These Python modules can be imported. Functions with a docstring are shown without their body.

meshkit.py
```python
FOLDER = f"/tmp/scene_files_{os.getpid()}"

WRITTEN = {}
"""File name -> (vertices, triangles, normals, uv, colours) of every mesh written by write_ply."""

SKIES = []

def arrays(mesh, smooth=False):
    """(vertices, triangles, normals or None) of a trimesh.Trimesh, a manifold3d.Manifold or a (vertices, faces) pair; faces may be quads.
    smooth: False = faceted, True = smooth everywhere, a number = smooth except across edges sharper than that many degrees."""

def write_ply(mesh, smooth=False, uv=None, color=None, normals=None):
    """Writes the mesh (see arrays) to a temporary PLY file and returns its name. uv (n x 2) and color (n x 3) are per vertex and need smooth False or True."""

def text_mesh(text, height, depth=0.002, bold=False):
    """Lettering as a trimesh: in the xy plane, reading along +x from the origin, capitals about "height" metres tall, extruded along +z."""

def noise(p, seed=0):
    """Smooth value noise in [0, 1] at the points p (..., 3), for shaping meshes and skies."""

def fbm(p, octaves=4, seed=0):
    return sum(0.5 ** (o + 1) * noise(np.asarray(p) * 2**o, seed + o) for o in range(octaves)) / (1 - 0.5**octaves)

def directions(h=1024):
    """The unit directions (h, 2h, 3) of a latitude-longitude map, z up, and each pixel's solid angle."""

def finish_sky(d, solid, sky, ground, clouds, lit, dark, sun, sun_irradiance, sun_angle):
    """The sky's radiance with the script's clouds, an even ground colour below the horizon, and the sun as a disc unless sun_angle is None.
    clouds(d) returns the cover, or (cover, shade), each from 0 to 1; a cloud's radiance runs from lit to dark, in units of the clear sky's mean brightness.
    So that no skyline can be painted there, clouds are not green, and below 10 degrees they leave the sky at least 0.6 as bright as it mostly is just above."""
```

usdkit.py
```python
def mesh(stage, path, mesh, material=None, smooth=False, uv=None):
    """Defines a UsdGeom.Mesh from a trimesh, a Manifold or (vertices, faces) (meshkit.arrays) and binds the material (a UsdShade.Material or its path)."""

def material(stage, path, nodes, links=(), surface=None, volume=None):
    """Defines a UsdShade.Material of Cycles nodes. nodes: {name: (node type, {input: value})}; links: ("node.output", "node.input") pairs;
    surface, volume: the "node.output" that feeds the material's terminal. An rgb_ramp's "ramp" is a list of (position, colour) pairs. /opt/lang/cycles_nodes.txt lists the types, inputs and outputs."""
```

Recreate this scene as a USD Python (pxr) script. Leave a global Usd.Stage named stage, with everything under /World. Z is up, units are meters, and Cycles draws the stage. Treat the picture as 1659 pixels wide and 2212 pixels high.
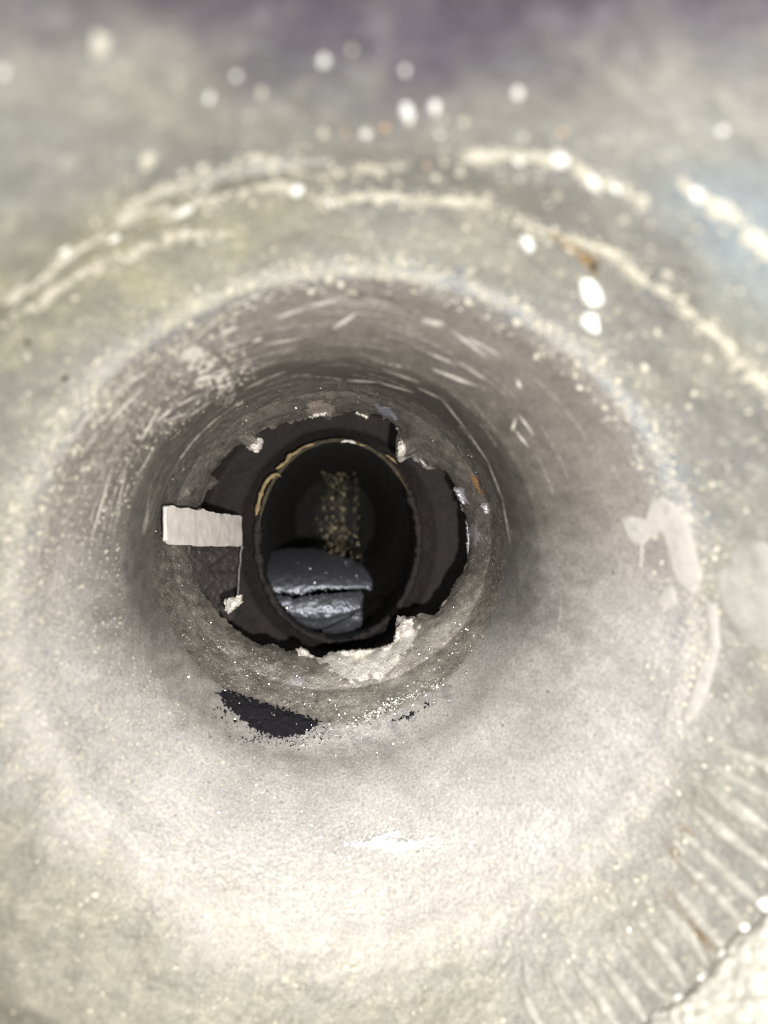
import math
import numpy as np, trimesh, shapely, usdkit
from scipy.interpolate import PchipInterpolator
from scipy.spatial import cKDTree
from meshkit import fbm, noise
from pxr import Gf, Sdf, Usd, UsdGeom, UsdLux, UsdShade, Vt

stage = Usd.Stage.CreateInMemory()
UsdGeom.Xform.Define(stage, '/World')
UsdGeom.Scope.Define(stage, '/World/Looks')
W, H, F = 768, 1024, 770.0            # picture size and focal length in pixels, used to turn measured pixels into points
MM = 0.001

# ---------------------------------------------------------------- camera and light
cam = UsdGeom.Camera.Define(stage, '/World/camera')
cam.AddTranslateOp().Set((0, 0, 0))
cam.AddRotateXOp().Set(90)
cam.CreateHorizontalApertureAttr(36.0)
cam.CreateFocalLengthAttr(36.0 * F / W)
cam.CreateClippingRangeAttr(Gf.Vec2f(0.004, 10))
cam.CreateFStopAttr(16.5)
cam.CreateFocusDistanceAttr(0.105)
cam.CreateExposureAttr(0.0)

torch = UsdLux.DiskLight.Define(stage, '/World/torch')     # the phone's torch, right of and a little below the lens
torch.AddTranslateOp().Set((11 * MM, -1 * MM, -14 * MM))
torch.AddRotateXOp().Set(90 - 26)
torch.CreateRadiusAttr(1.6 * MM)
torch.CreateIntensityAttr(6000.0)
torch.CreateColorAttr(Gf.Vec3f(1.0, 0.98, 0.965))
sky = UsdLux.DomeLight.Define(stage, '/World/sky')         # weak daylight falling in at the open end
sky.CreateIntensityAttr(0.3)
sky.CreateColorAttr(Gf.Vec3f(0.92, 0.97, 1.0))

# ---------------------------------------------------------------- helpers
taken = {}
def numbered(path):
    n = taken.get(path, 0)
    taken[path] = n + 1
    return path if n == 0 else f'{path}_{n:03d}'

def tag(p, label=None, cat=None, group=None, kind=None):
    for k, v in (('label', label), ('category', cat), ('group', group), ('kind', kind)):
        if v:
            p.SetCustomDataByKey(k, v)
    return p

def thing(name, label, cat, at=(0, 0, 0), group=None):
    x = UsdGeom.Xform.Define(stage, numbered('/World/' + name))
    x.AddTranslateOp().Set(tuple(float(a) * MM for a in at))
    p = x.GetPrim()
    p.SetCustomDataByKey('base', Gf.Vec3d(*map(float, at)))
    return tag(p, label, cat, group)

def base_of(p):
    o = np.zeros(3)
    while p and str(p.GetPath()) != '/World' and not p.IsPseudoRoot():
        b = p.GetCustomDataByKey('base')
        if b is not None:
            o = o + np.array(b)
        p = p.GetParent()
    return o

def obj(name, v, f, mat, parent=None, smooth=True, attrs=None, **tags):
    """v in millimetres, in camera-side world axes; written relative to the parent's base"""
    path = numbered((str(parent.GetPath()) if parent else '/World') + '/' + name)
    v = np.asarray(v, float)
    at = base_of(parent) if parent else v.mean(0)
    m = usdkit.mesh(stage, path, ((v - at) * MM, f), mat, smooth=smooth)
    if not parent:
        m.AddTranslateOp().Set(tuple(float(a) * MM for a in at))
    for k, a in (attrs or {}).items():
        a = np.asarray(a, np.float32)
        t = Sdf.ValueTypeNames.Color3fArray if a.ndim == 2 else Sdf.ValueTypeNames.FloatArray
        UsdGeom.PrimvarsAPI(m).CreatePrimvar(k, t, 'vertex').Set(Vt.Vec3fArray.FromNumpy(a) if a.ndim == 2 else Vt.FloatArray.FromNumpy(a))
    return tag(m.GetPrim(), **tags)

def P3(px, py, d):
    px, py, d = np.broadcast_arrays(np.asarray(px, float), np.asarray(py, float), np.asarray(d, float))
    return np.stack([(px - W / 2) / F * d, d, -(py - H / 2) / F * d], -1)

def C1(pts):                                     # survey coordinates of the hole's surroundings -> picture pixels
    p = np.asarray(pts, float)
    return p * 0.22693 + np.array([150.6, 376.5])
def D(pts): return np.asarray(pts, float) * 0.46293
def C5(pts): return np.asarray(pts, float) * 0.236 + np.array([376.5, 753.0])
def C6(pts): return np.asarray(pts, float) * 0.2522 + np.array([0, 251.0])

def sstep(a, b, x):
    t = np.clip((x - a) / (b - a), 0, 1)
    return t * t * (3 - 2 * t)

def grid_faces(n, m, wrap):
    i, j = np.meshgrid(np.arange(n - 1), np.arange(m if wrap else m - 1), indexing='ij')
    j2 = (j + 1) % m
    a, b, c, d = i * m + j, i * m + j2, (i + 1) * m + j2, (i + 1) * m + j
    return np.concatenate([np.stack([a, b, c], -1).reshape(-1, 3), np.stack([a, c, d], -1).reshape(-1, 3)])

def seg_dist(p, a, b):
    ab = b - a
    t = np.clip(((p - a) @ ab) / max(ab @ ab, 1e-9), 0, 1)
    return np.hypot(*(p - a - t[:, None] * ab).T), t

def paint(pxy, segs):
    """how strongly each vertex lies on a scratch; segs: (a, b, half width px, strength)"""
    out = np.zeros(len(pxy))
    for a, b, w, k in segs:
        a, b = np.asarray(a, float), np.asarray(b, float)
        lo, hi = np.minimum(a, b) - 2 * w, np.maximum(a, b) + 2 * w
        i = np.nonzero((pxy[:, 0] > lo[0]) & (pxy[:, 0] < hi[0]) & (pxy[:, 1] > lo[1]) & (pxy[:, 1] < hi[1]))[0]
        if len(i):
            d, t = seg_dist(pxy[i], a, b)
            out[i] = np.maximum(out[i], k * (1 - sstep(w * 0.5, w * 1.2, d)) * np.sin(np.pi * (0.08 + 0.84 * t)))
    return out

def poly_mask(pxy, poly, soft=1.5, ragged=0.0, size=3.0, seed=1):
    """1 inside the polygon, 0 outside, with a ragged soft border (pixels)"""
    pg = shapely.Polygon(poly)
    x0, y0, x1, y1 = pg.bounds
    m = ragged + soft + 2
    i = np.nonzero((pxy[:, 0] > x0 - m) & (pxy[:, 0] < x1 + m) & (pxy[:, 1] > y0 - m) & (pxy[:, 1] < y1 + m))[0]
    out = np.zeros(len(pxy))
    if len(i):
        q = pxy[i]
        d = shapely.distance(shapely.points(q), pg.exterior)
        d = np.where(shapely.contains_xy(pg, q[:, 0], q[:, 1]), d, -d)
        if ragged:
            d = d + ragged * 2 * (fbm(np.c_[q / size, np.full(len(q), seed * 3.3)], 3, seed) - 0.5) * 2
        out[i] = sstep(-soft, soft, d)
    return out

# ---------------------------------------------------------------- the funnel's shape: rings from the torn hole out to the mouth
#            depth   cx   cy   rx    ry
RINGS = np.array([
    (110.5, 329, 532, 139, 126, 0.0),
    (102.8, 331, 541, 160, 149, 0.015),
    (97.5, 329, 551, 176, 171, 0.03),
    (90.0, 332, 559, 205, 201, 0.085),
    (86.0, 338, 572, 243, 238, 0.09),
    (81.5, 346, 590, 295, 289, 0.10),
    (78.5, 352, 602, 331, 324, 0.11),
    (76.6, 352, 612, 362, 356, 0.11),
    (68.5, 352, 650, 468, 466, 0.11),
    (60.0, 380, 690, 566, 552, 0.09),
    (45.0, 425, 730, 840, 800, 0.05),
    (28.0, 425, 760, 1340, 1320, 0.0)], float)     # last: how much deeper the lower side lies (the funnel is seen obliquely)
ring = PchipInterpolator([0, 1, 2, 2.5, 3, 4, 5, 6, 7, 8, 9, 10], RINGS)
HOLE = C1([(470,262),(500,240),(540,222),(580,205),(615,198),(650,185),(690,180),(720,170),(760,172),(800,165),(860,160),(900,155),(935,168),(960,180),(985,160),(1010,165),(1040,180),(1070,205),(1090,225),(1102,250),
    (1100,275),(1092,310),(1085,345),(1105,365),(1150,345),(1170,362),(1190,370),(1225,405),(1255,405),(1290,410),(1330,460),(1350,500),(1362,535),(1375,580),(1390,640),(1396,690),(1405,740),(1396,790),(1390,825),(1365,870),
    (1350,905),(1330,930),(1312,965),(1300,990),(1275,1040),(1240,1050),(1200,1055),(1130,1068),(1100,1050),(1096,1090),(1080,1150),(1075,1180),(1010,1195),(960,1204),(900,1210),(830,1215),(770,1235),(730,1245),(690,1215),
    (640,1200),(600,1210),(560,1190),(525,1172),(500,1187),(470,1172),(440,1155),(390,1120),(350,1085),(300,1030),(240,960),(205,900),(188,850),(176,800),(175,760),(190,700),(205,640),(222,585),(240,540),(262,500),(285,465),
    (278,420),(310,385),(340,350),(370,312),(400,300),(425,302),(455,330),(480,310),(486,292)])
_hc = np.array([329.0, 532.0])
_d = HOLE - _hc
_a = np.arctan2(_d[:, 1], _d[:, 0]); _o = np.argsort(_a); _a, _r = _a[_o], np.hypot(*_d.T)[_o]
def hole_r(th):
    t = (th + np.pi) % (2 * np.pi) - np.pi
    r = np.interp(t, np.r_[_a[-1] - 2 * np.pi, _a, _a[0] + 2 * np.pi], np.r_[_r[-1], _r, _r[0]])
    n = fbm(np.stack([np.cos(t) * 28, np.sin(t) * 28, 0 * t], -1), 3, 5) - 0.5
    return r + 5.0 * n

_ts = np.linspace(-np.pi, np.pi, 721)[:-1]
_hs = np.real(np.fft.ifft(np.fft.fft(hole_r(_ts)) * np.exp(-(np.fft.fftfreq(720, 1 / 720) / 7.0) ** 2)))
def hole_smooth(th): return np.interp((th + np.pi) % (2 * np.pi) - np.pi, np.r_[_ts, np.pi], np.r_[_hs, _hs[0]])

def flat(th, s):
    """pixel position and depth of the smooth surface"""
    R = ring(s)
    px, py = R[..., 1] + R[..., 3] * np.cos(th), R[..., 2] + R[..., 4] * np.sin(th)
    k = np.clip(1 - s, 0, 1)
    hr = hole_r(th)
    hr = hr + (hole_smooth(th) - hr) * sstep(0, 0.55, s)
    px = px * (1 - k) + (_hc[0] + hr * np.cos(th)) * k
    py = py * (1 - k) + (_hc[1] + hr * np.sin(th)) * k
    return px, py, R[..., 0] * (1 + R[..., 5] * np.sin(th))

def smooth3(th, s): return P3(*flat(th, s))

def normal(th, s):
    e = 1e-3
    s0, s1 = np.maximum(s - 5 * e, 0), s + 5 * e
    a, b = smooth3(th + e, s) - smooth3(th - e, s), smooth3(th, s1) - smooth3(th, s0)
    n = np.cross(a, b)
    n /= np.linalg.norm(n, axis=-1, keepdims=True) + 1e-12
    return np.where((n[..., 1] > 0)[..., None], -n, n)

def relief(th, s, p):
    """the larger unevenness of the metal, in mm towards the inside"""
    h = 0.9 * (fbm(p / 9.0, 2, 3) - 0.5) * sstep(2.2, 6, s)
    h = h + 0.35 * (fbm(p / 3.0, 2, 8) - 0.5) * sstep(4.6, 5.6, s)
    h = h + 0.14 * np.exp(-((s - 2.0) / 0.06) ** 2) * np.clip(0.4 - np.sin(th), 0, 1) + 0.12 * np.exp(-((s - 2.55) / 0.05) ** 2) * np.clip(-np.sin(th) + 0.5, 0, 1)
    h = h + 0.25 * sstep(4.75, 5.1, s) * (1 - sstep(5.2, 5.9, s)) * np.clip(0.2 - np.sin(th), 0, 1)
    h = h + 0.35 * np.exp(-(s / 0.10) ** 2) + 0.7 * (fbm(p / 2.6, 2, 4) - 0.5) * (1 - sstep(1.2, 2.0, s))
    return h

def surface(th, s):
    p = smooth3(th, s)
    n = normal(th, s)
    return p + n * relief(th, s, p)[..., None], n

def inverse(px, py):
    px, py = np.asarray(px, float), np.asarray(py, float)
    lo, hi = np.full(px.shape, 1.0), np.full(px.shape, 10.0)
    for _ in range(36):
        m = (lo + hi) / 2
        R = ring(m)
        out = np.hypot((px - R[..., 1]) / R[..., 3], (py - R[..., 2]) / R[..., 4]) > 1
        lo, hi = np.where(out, m, lo), np.where(out, hi, m)
    R = ring(lo)
    return np.arctan2((py - R[..., 2]) / R[..., 4], (px - R[..., 1]) / R[..., 3]), lo

def on_surface(px, py):
    th, s = inverse(px, py)
    return surface(th, s)

# ---------------------------------------------------------------- materials
def mat(name, nodes, links, surface_='p.BSDF'):
    return usdkit.material(stage, '/World/Looks/' + name, nodes, links, surface=surface_)

def plain(name, color, rough=0.6, metallic=0.0, vary=0.35, scale=900, bump=0.00015, spec=0.4, stretch=(1, 1, 1)):
    dark = [c * (1 - vary) for c in color]
    return mat(name, {
        'g': ('geometry', {}), 'm': ('mapping', {'scale': stretch}),
        'n': ('noise_texture', {'scale': scale, 'detail': 4.0, 'roughness': 0.65}),
        'r': ('rgb_ramp', {'ramp': [(0.25, dark), (0.75, [min(1, c * (1 + vary)) for c in color])]}),
        'b': ('bump', {'strength': 1.0, 'distance': bump}),
        'p': ('principled_bsdf', {'roughness': rough, 'metallic': metallic, 'specular_ior_level': spec})},
        [('g.position', 'm.vector'), ('m.vector', 'n.vector'), ('n.fac', 'r.fac'), ('r.color', 'p.base_color'), ('n.fac', 'b.height'), ('b.normal', 'p.normal')])

def worn(name, metallic, scale, bump, vary=0.3, spec=0.5):
    """metal whose stains, wear and painted shade are per-vertex colours, with fine grain and sparkle on top"""
    return mat(name, {
        'g': ('geometry', {}),
        'c': ('attribute', {'attribute': 'tint'}), 'ro': ('attribute', {'attribute': 'gloss'}),
        'n': ('noise_texture', {'scale': scale, 'detail': 3.0, 'roughness': 0.7}),
        'v': ('voronoi_texture', {'scale': scale * 1.6}),
        'k': ('map_range', {'from_min': 0.3, 'from_max': 0.7, 'to_min': 1 - vary, 'to_max': 1 + vary}),
        'mul': ('vector_math', {'math_type': 'scale'}),
        'vm': ('math', {'math_type': 'add'}),
        'b': ('bump', {'strength': 1.0, 'distance': bump}),
        'p': ('principled_bsdf', {'metallic': metallic, 'specular_ior_level': spec})},
        [('g.position', 'n.vector'), ('g.position', 'v.vector'), ('n.fac', 'k.value'), ('c.color', 'mul.vector1'), ('k.result', 'mul.scale'), ('mul.vector', 'p.base_color'),
         ('n.fac', 'vm.value1'), ('v.distance', 'vm.value2'), ('vm.value', 'b.height'), ('b.normal', 'p.normal'), ('ro.fac', 'p.roughness')])

M_cone = worn('worn_grey_metal', 0.5, 3600, 0.000026, 0.34)
M_collar = worn('mottled_grey_metal', 0.2, 1500, 0.00004, 0.2)
M_sleeve = worn('scorched_metal', 0.3, 4200, 0.00008, 0.45)
M_cream = plain('cream_deposit', (0.56, 0.52, 0.42), 0.5, 0.0, 0.2, 1200, 0.0002)
M_bead = plain('bright_bead', (0.86, 0.84, 0.78), 0.3, 0.0, 0.05, 800, 0.00005, 0.8)
M_bead_tan = plain('tan_glint_bead', (0.55, 0.36, 0.22), 0.5, 0.0, 0.1, 800)
M_spark = mat('bare_bright_metal', {'p': ('principled_bsdf', {'base_color': (0.92, 0.9, 0.86), 'metallic': 1.0, 'roughness': 0.28})}, [])
M_gold = mat('yellow_glint_metal', {'p': ('principled_bsdf', {'base_color': (0.5, 0.41, 0.25), 'metallic': 1.0, 'roughness': 0.42})}, [])
M_paste = plain('pale_dried_paste', (0.36, 0.34, 0.305), 0.7, 0.0, 0.15, 700, 0.0001)
M_soot = plain('black_soot', (0.011, 0.0095, 0.013), 0.9, 0.0, 0.5, 2500, 0.0002, 0.2)
M_chamber = plain('brown_black_scale', (0.026, 0.021, 0.019), 0.75, 0.1, 0.35, 1500, 0.00015, 0.3)
M_pipe = plain('black_pipe_scale', (0.034, 0.033, 0.03), 0.7, 0.0, 0.5, 900, 0.0002, 0.12)
M_rim = plain('tan_rust', (0.30, 0.22, 0.11), 0.7, 0.0, 0.5, 1500, 0.0002)
M_dimrim = plain('dull_rim_metal', (0.07, 0.058, 0.04), 0.9, 0.0, 0.6, 1200, 0.0002, 0.05)
M_liner = plain('blue_grey_lining', (0.40, 0.41, 0.465), 0.42, 0.85, 0.45, 3200, 0.00014, 0.5, (1.6, 1, 0.5))
M_strap = plain('bright_strap_steel', (0.80, 0.74, 0.68), 0.45, 0.15, 0.16, 900, 0.00004, 0.5, (1.5, 1, 0.5))
M_cut = plain('cut_steel', (0.62, 0.6, 0.56), 0.45, 0.0, 0.1, 1500, 0.0001)
M_gusset = plain('dark_gusset_steel', (0.075, 0.066, 0.062), 0.5, 0.3, 0.4, 1500, 0.0002)
M_flap = plain('bright_torn_metal', (0.72, 0.67, 0.6), 0.45, 0.2, 0.25, 1200, 0.0002)
M_silver = plain('silvery_highlight_metal', (0.62, 0.6, 0.62), 0.4, 0.6, 0.3, 2000, 0.0002)
M_crust = plain('pale_crust', (0.40, 0.385, 0.33), 0.5, 0.0, 0.2, 400, 0.0002)
M_rib = plain('ribbed_grey_metal', (0.34, 0.325, 0.28), 0.55, 0.1, 0.25, 700, 0.0002)

# ---------------------------------------------------------------- the funnel
rng = np.random.default_rng(7)
funnel = thing('exhaust_funnel', 'worn grey metal funnel narrowing to a torn ragged hole, filling the picture', 'funnel', (0, 60, 0))

def s_steps(s0, s1, step):
    """ring positions about STEP pixels apart"""
    s = np.linspace(s0, s1, 4000)
    px, py, d = flat(np.full_like(s, 0.9), s)
    L = np.r_[0, np.cumsum(np.hypot(np.diff(px), np.diff(py)))]
    return np.interp(np.linspace(0, L[-1], int(L[-1] / step) + 2), L, s)

def sheet_grid(s, nth):
    th = np.linspace(-np.pi, np.pi, nth, endpoint=False)
    S, T = np.meshgrid(s, th, indexing='ij')
    S, T = S.ravel(), T.ravel()
    px, py, d = flat(T, S)
    p = P3(px, py, d)
    n = normal(T, S)
    return S, T, np.c_[px, py], p, n, relief(T, S, p), grid_faces(len(s), nth, True)

def ramp(x, stops):
    a = np.array([q[0] for q in stops]); c = np.array([q[1] for q in stops], float)
    return np.stack([np.interp(x, a, c[:, k]) for k in range(3)], -1)

def lerp(a, b, k): return a * (1 - k[:, None]) + np.asarray(b, float) * k[:, None]

# cone wall -------------------------------------------------
S, T, Q, p, n, h, faces = sheet_grid(s_steps(2.0, 5.12, 1.0), 1750)
up = -np.sin(T)                                         # 1 at the top, -1 at the bottom
big = fbm(p / 6.0, 3, 11); mid = fbm(p / 1.3, 3, 12); fine = noise(p / 0.32, 13)
col = ramp(big, [(0.3, (0.36, 0.34, 0.317)), (0.7, (0.44, 0.418, 0.394))]) * (0.86 + 0.28 * mid[:, None])
# coarser specks towards the mouth and to the left
speck = sstep(0.66, 0.8, fine) * (0.15 + 0.6 * sstep(3.2, 5, S)) * sstep(-0.2, 0.6, -np.cos(T) * 0.8 + 0.3 * sstep(4.2, 5, S))
col = lerp(col, (0.62, 0.58, 0.50), 0.7 * speck)
dark = sstep(0.62, 0.75, fbm(p / 0.5, 2, 14)) * sstep(3.0, 4.5, S) * 0.35
col = lerp(col, (0.20, 0.19, 0.19), dark)
col = col * (1 - 0.70 * (1 - sstep(1.9, 3.9, S + 0.6 * (mid - 0.5))) * sstep(-0.85, -0.1, up))[:, None]      # shade of the steep throat put into the colour
pit = sstep(0.80, 0.88, noise(p / 0.42, 27)) * sstep(0.5, 0.7, mid)
col = lerp(col, (0.10, 0.09, 0.09), 0.7 * pit)
# upper half browned and darkened, its shade put into the colour
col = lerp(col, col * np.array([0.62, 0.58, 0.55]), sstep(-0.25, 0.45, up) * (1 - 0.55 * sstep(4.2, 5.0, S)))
cream = poly_mask(Q, D([(360,1890),(560,1870),(1150,1850),(1120,1980),(950,2090),(700,2110),(500,2040)]), 14, 8, 20, 17)
col = lerp(col, (0.385, 0.36, 0.315), 0.6 * cream)
# border band of flakes and blue-grey patches at the mouth of the cone
edge = sstep(4.45, 5.0, S + 0.35 * (mid - 0.5)) * sstep(-0.5, 0.2, up)
col = lerp(col, (0.25, 0.265, 0.28), edge * sstep(0.5, 0.66, big) * 0.6)
col = lerp(col, (0.60, 0.55, 0.42), edge * sstep(0.58, 0.72, fine) * 0.35)
scr = [(C6(a), C6(b), w, k) for a, b, w, k in [
    ((430,680),(570,540),1.1,.8),((300,650),(440,540),1.0,.6),((430,580),(600,465),1.2,.7),((560,755),(625,635),1.0,.95),((620,680),(690,620),1.1,.8),((690,620),(790,570),1.0,.6),
    ((720,670),(845,590),1.2,.7),((640,680),(750,640),.8,.5),((330,800),(400,700),.9,.5),((360,1150),(445,860),.9,.7),((455,1100),(498,860),.8,.45),((560,1130),(600,935),.8,.5),
    ((570,1120),(592,1010),1.3,.8),((200,860),(330,690),.9,.5),((310,690),(390,620),1.1,.8),((370,690),(430,640),1.0,.6),((770,345),(870,260),1.1,.7),((870,330),(940,300),1.5,.8),
    ((870,390),(990,350),1.0,.6),((970,550),(1060,505),1.3,.8),((1060,505),(1130,480),1.1,.6),((970,545),(1040,525),.9,.6),((920,480),(1000,440),.9,.4),((1325,305),(1415,245),1.7,.75),
    ((1100,265),(1220,225),1.5,.6),((1220,225),(1380,182),1.4,.65),((900,230),(1050,170),1.4,.5),((1050,370),(1200,345),1.1,.45),((1000,360),(1040,345),1.3,.7),((540,900),(610,780),.8,.35),
    ((150,950),(240,800),.9,.4),((240,760),(330,700),.9,.5),((1440,190),(1560,215),1.0,.35),((1380,510),(1500,520),1.1,.5),((1500,520),(1640,560),1.1,.5),((1520,470),(1659,520),1.2,.5),
    ((940,640),(1100,590),.8,.5),((1000,600),(1160,560),.8,.45),((960,680),(1090,640),.7,.4)]]
C3 = lambda pts: np.asarray(pts, float) * 0.2108 + np.array([418.3, 251.0])
scr += [(C3(a), C3(b), w, k) for a, b, w, k in [
    ((20,330),(120,350),2.6,.6),((160,380),(320,500),1.6,.5),((230,410),(390,500),1.4,.5),((40,480),(180,540),1.1,.45),((60,560),(230,620),1.3,.5),((150,600),(280,640),1.2,.45),((180,520),(330,620),1.1,.4),
    ((0,650),(110,700),1.0,.45),((110,700),(230,850),1.0,.45),((230,850),(330,1000),1.0,.45),((330,1000),(400,1180),1.0,.42),((400,1180),(435,1380),1.0,.35),((480,780),(545,870),1.1,.6),((445,850),(460,800),1.6,.6),((460,850),(520,930),1.0,.5),((470,610),(485,650),1.8,.8)]]
for k in range(260):                                    # fine turning marks along the rings, upper half mainly
    t0, s0, L = rng.uniform(-np.pi, 0.15), rng.uniform(2.1, 4.7), rng.uniform(0.05, 0.3)
    if rng.random() < 0.85: t0 = rng.uniform(-np.pi, -1.3)
    ths = np.linspace(t0, t0 + L, 5); ss = s0 + np.linspace(0, rng.uniform(-0.12, 0.05), 5)
    x, y, _ = flat(ths, ss)
    kk, ww = rng.uniform(0.06, 0.3), rng.uniform(0.4, 0.85)
    scr += [((x[i], y[i]), (x[i + 1], y[i + 1]), ww, kk) for i in range(4)]
scr = [(a, b, w * 1.15, min(1.0, k * 1.25)) for a, b, w, k in scr]
sc = paint(Q, scr) * (0.55 + 0.9 * noise(p / 0.5, 21))
patchw = poly_mask(Q, C6([(670,385),(760,370),(830,400),(860,450),(930,500),(945,600),(900,605),(840,560),(790,500),(740,450)]), 3, 7, 9, 3) * sstep(0.42, 0.62, noise(p / 0.45, 22))
patchw = np.maximum(patchw, poly_mask(Q, C6([(720,420),(760,385),(800,385),(815,420),(760,445)]), 2, 3, 5, 4))
sc = np.clip(np.maximum(sc, 0.85 * patchw), 0, 1)
col = lerp(col, (0.74, 0.69, 0.62), np.clip(sc * 1.1, 0, 1))
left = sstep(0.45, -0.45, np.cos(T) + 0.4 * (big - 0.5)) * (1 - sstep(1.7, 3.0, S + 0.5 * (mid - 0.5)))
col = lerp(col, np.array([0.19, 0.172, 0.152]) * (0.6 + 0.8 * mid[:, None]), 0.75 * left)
# soot ghosting round the crease below the hole
gh = poly_mask(Q, D([(470,1500),(620,1510),(760,1560),(900,1530),(960,1450),(985,1500),(900,1570),(760,1620),(600,1610)]), 5, 10, 10, 6)
col = lerp(col, (0.16, 0.15, 0.155), 0.5 * gh * sstep(0.42, 0.6, mid))
gl = 0.64 - 0.04 * sstep(0.2, -0.6, up) + 0.14 * (mid - 0.5)
gl = np.clip(gl - 0.15 * sc, 0.25, 0.9)
hh = h + 0.10 * (mid - 0.5) * sstep(2.6, 4.5, S) * (1 - sstep(4.7, 5.05, S)) + 0.10 * sc + 0.05 * (fine - 0.5) * sstep(2.2, 4.5, S) * (1 - sstep(4.7, 5.05, S)) + edge * 0.18 * (fine - 0.4)
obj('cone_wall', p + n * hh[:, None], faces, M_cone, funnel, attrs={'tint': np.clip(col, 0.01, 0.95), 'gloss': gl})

# collar: the wide outer zone -------------------------------------------------
S, T, Q, p, n, h, faces = sheet_grid(s_steps(5.10, 9.6, 2.6), 1700)
up = -np.sin(T)
big = fbm(p / 7.0, 3, 31); mid = fbm(p / 1.8, 3, 32); fine = noise(p / 0.5, 33)
col = ramp(big, [(0.3, (0.255, 0.25, 0.235)), (0.5, (0.295, 0.285, 0.255)), (0.72, (0.35, 0.335, 0.28))]) * (0.8 + 0.4 * mid[:, None])
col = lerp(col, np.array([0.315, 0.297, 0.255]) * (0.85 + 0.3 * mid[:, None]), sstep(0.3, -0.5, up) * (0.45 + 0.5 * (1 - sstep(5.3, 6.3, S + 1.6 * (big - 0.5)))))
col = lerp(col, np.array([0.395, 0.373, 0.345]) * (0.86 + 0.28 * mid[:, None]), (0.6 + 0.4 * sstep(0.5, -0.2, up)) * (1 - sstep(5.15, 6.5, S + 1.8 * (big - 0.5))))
col = lerp(col, (0.55, 0.52, 0.40), 0.5 * sstep(0.6, 0.78, fine) * sstep(0.42, 0.62, mid))
cream = poly_mask(Q, D([(360,1890),(560,1870),(1150,1850),(1120,1980),(950,2090),(700,2110),(500,2040)]), 14, 8, 20, 17)
col = lerp(col, (0.385, 0.36, 0.315), 0.6 * cream)
warm = poly_mask(Q, D([(-60,520),(300,440),(620,400),(700,520),(500,620),(250,720),(-60,860)]), 40, 10, 30, 7)
col = lerp(col, (0.47, 0.445, 0.27), 0.7 * warm * mid)
olive = poly_mask(Q, D([(-100,1700),(180,1850),(420,2040),(700,2130),(1100,2110),(1100,2400),(-100,2400)]), 40, 14, 30, 18)
col = lerp(col, np.array([0.24, 0.225, 0.165]) * (0.6 + 0.8 * mid[:, None]), 0.5 * olive)
col = lerp(col, (0.36, 0.34, 0.26), 0.4 * olive * sstep(0.56, 0.7, fbm(p / 3.0, 2, 39)))
cool = poly_mask(Q, D([(1400,380),(1720,380),(1720,780),(1560,640)]), 40, 10, 30, 8)
col = lerp(col, (0.29, 0.325, 0.34), 0.8 * cool)
heat = poly_mask(Q, D([(-300,-300),(2000,-300),(2000,20),(1500,80),(1150,170),(800,190),(520,140),(330,70),(-300,10)]), 80, 25, 40, 9)  # purple top band, its darkness standing for shade painted into the colour
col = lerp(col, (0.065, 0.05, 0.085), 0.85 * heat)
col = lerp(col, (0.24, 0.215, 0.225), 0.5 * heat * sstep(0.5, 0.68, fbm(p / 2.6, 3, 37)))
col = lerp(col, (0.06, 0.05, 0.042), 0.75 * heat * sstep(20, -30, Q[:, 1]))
stain = np.zeros(len(Q))
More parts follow.
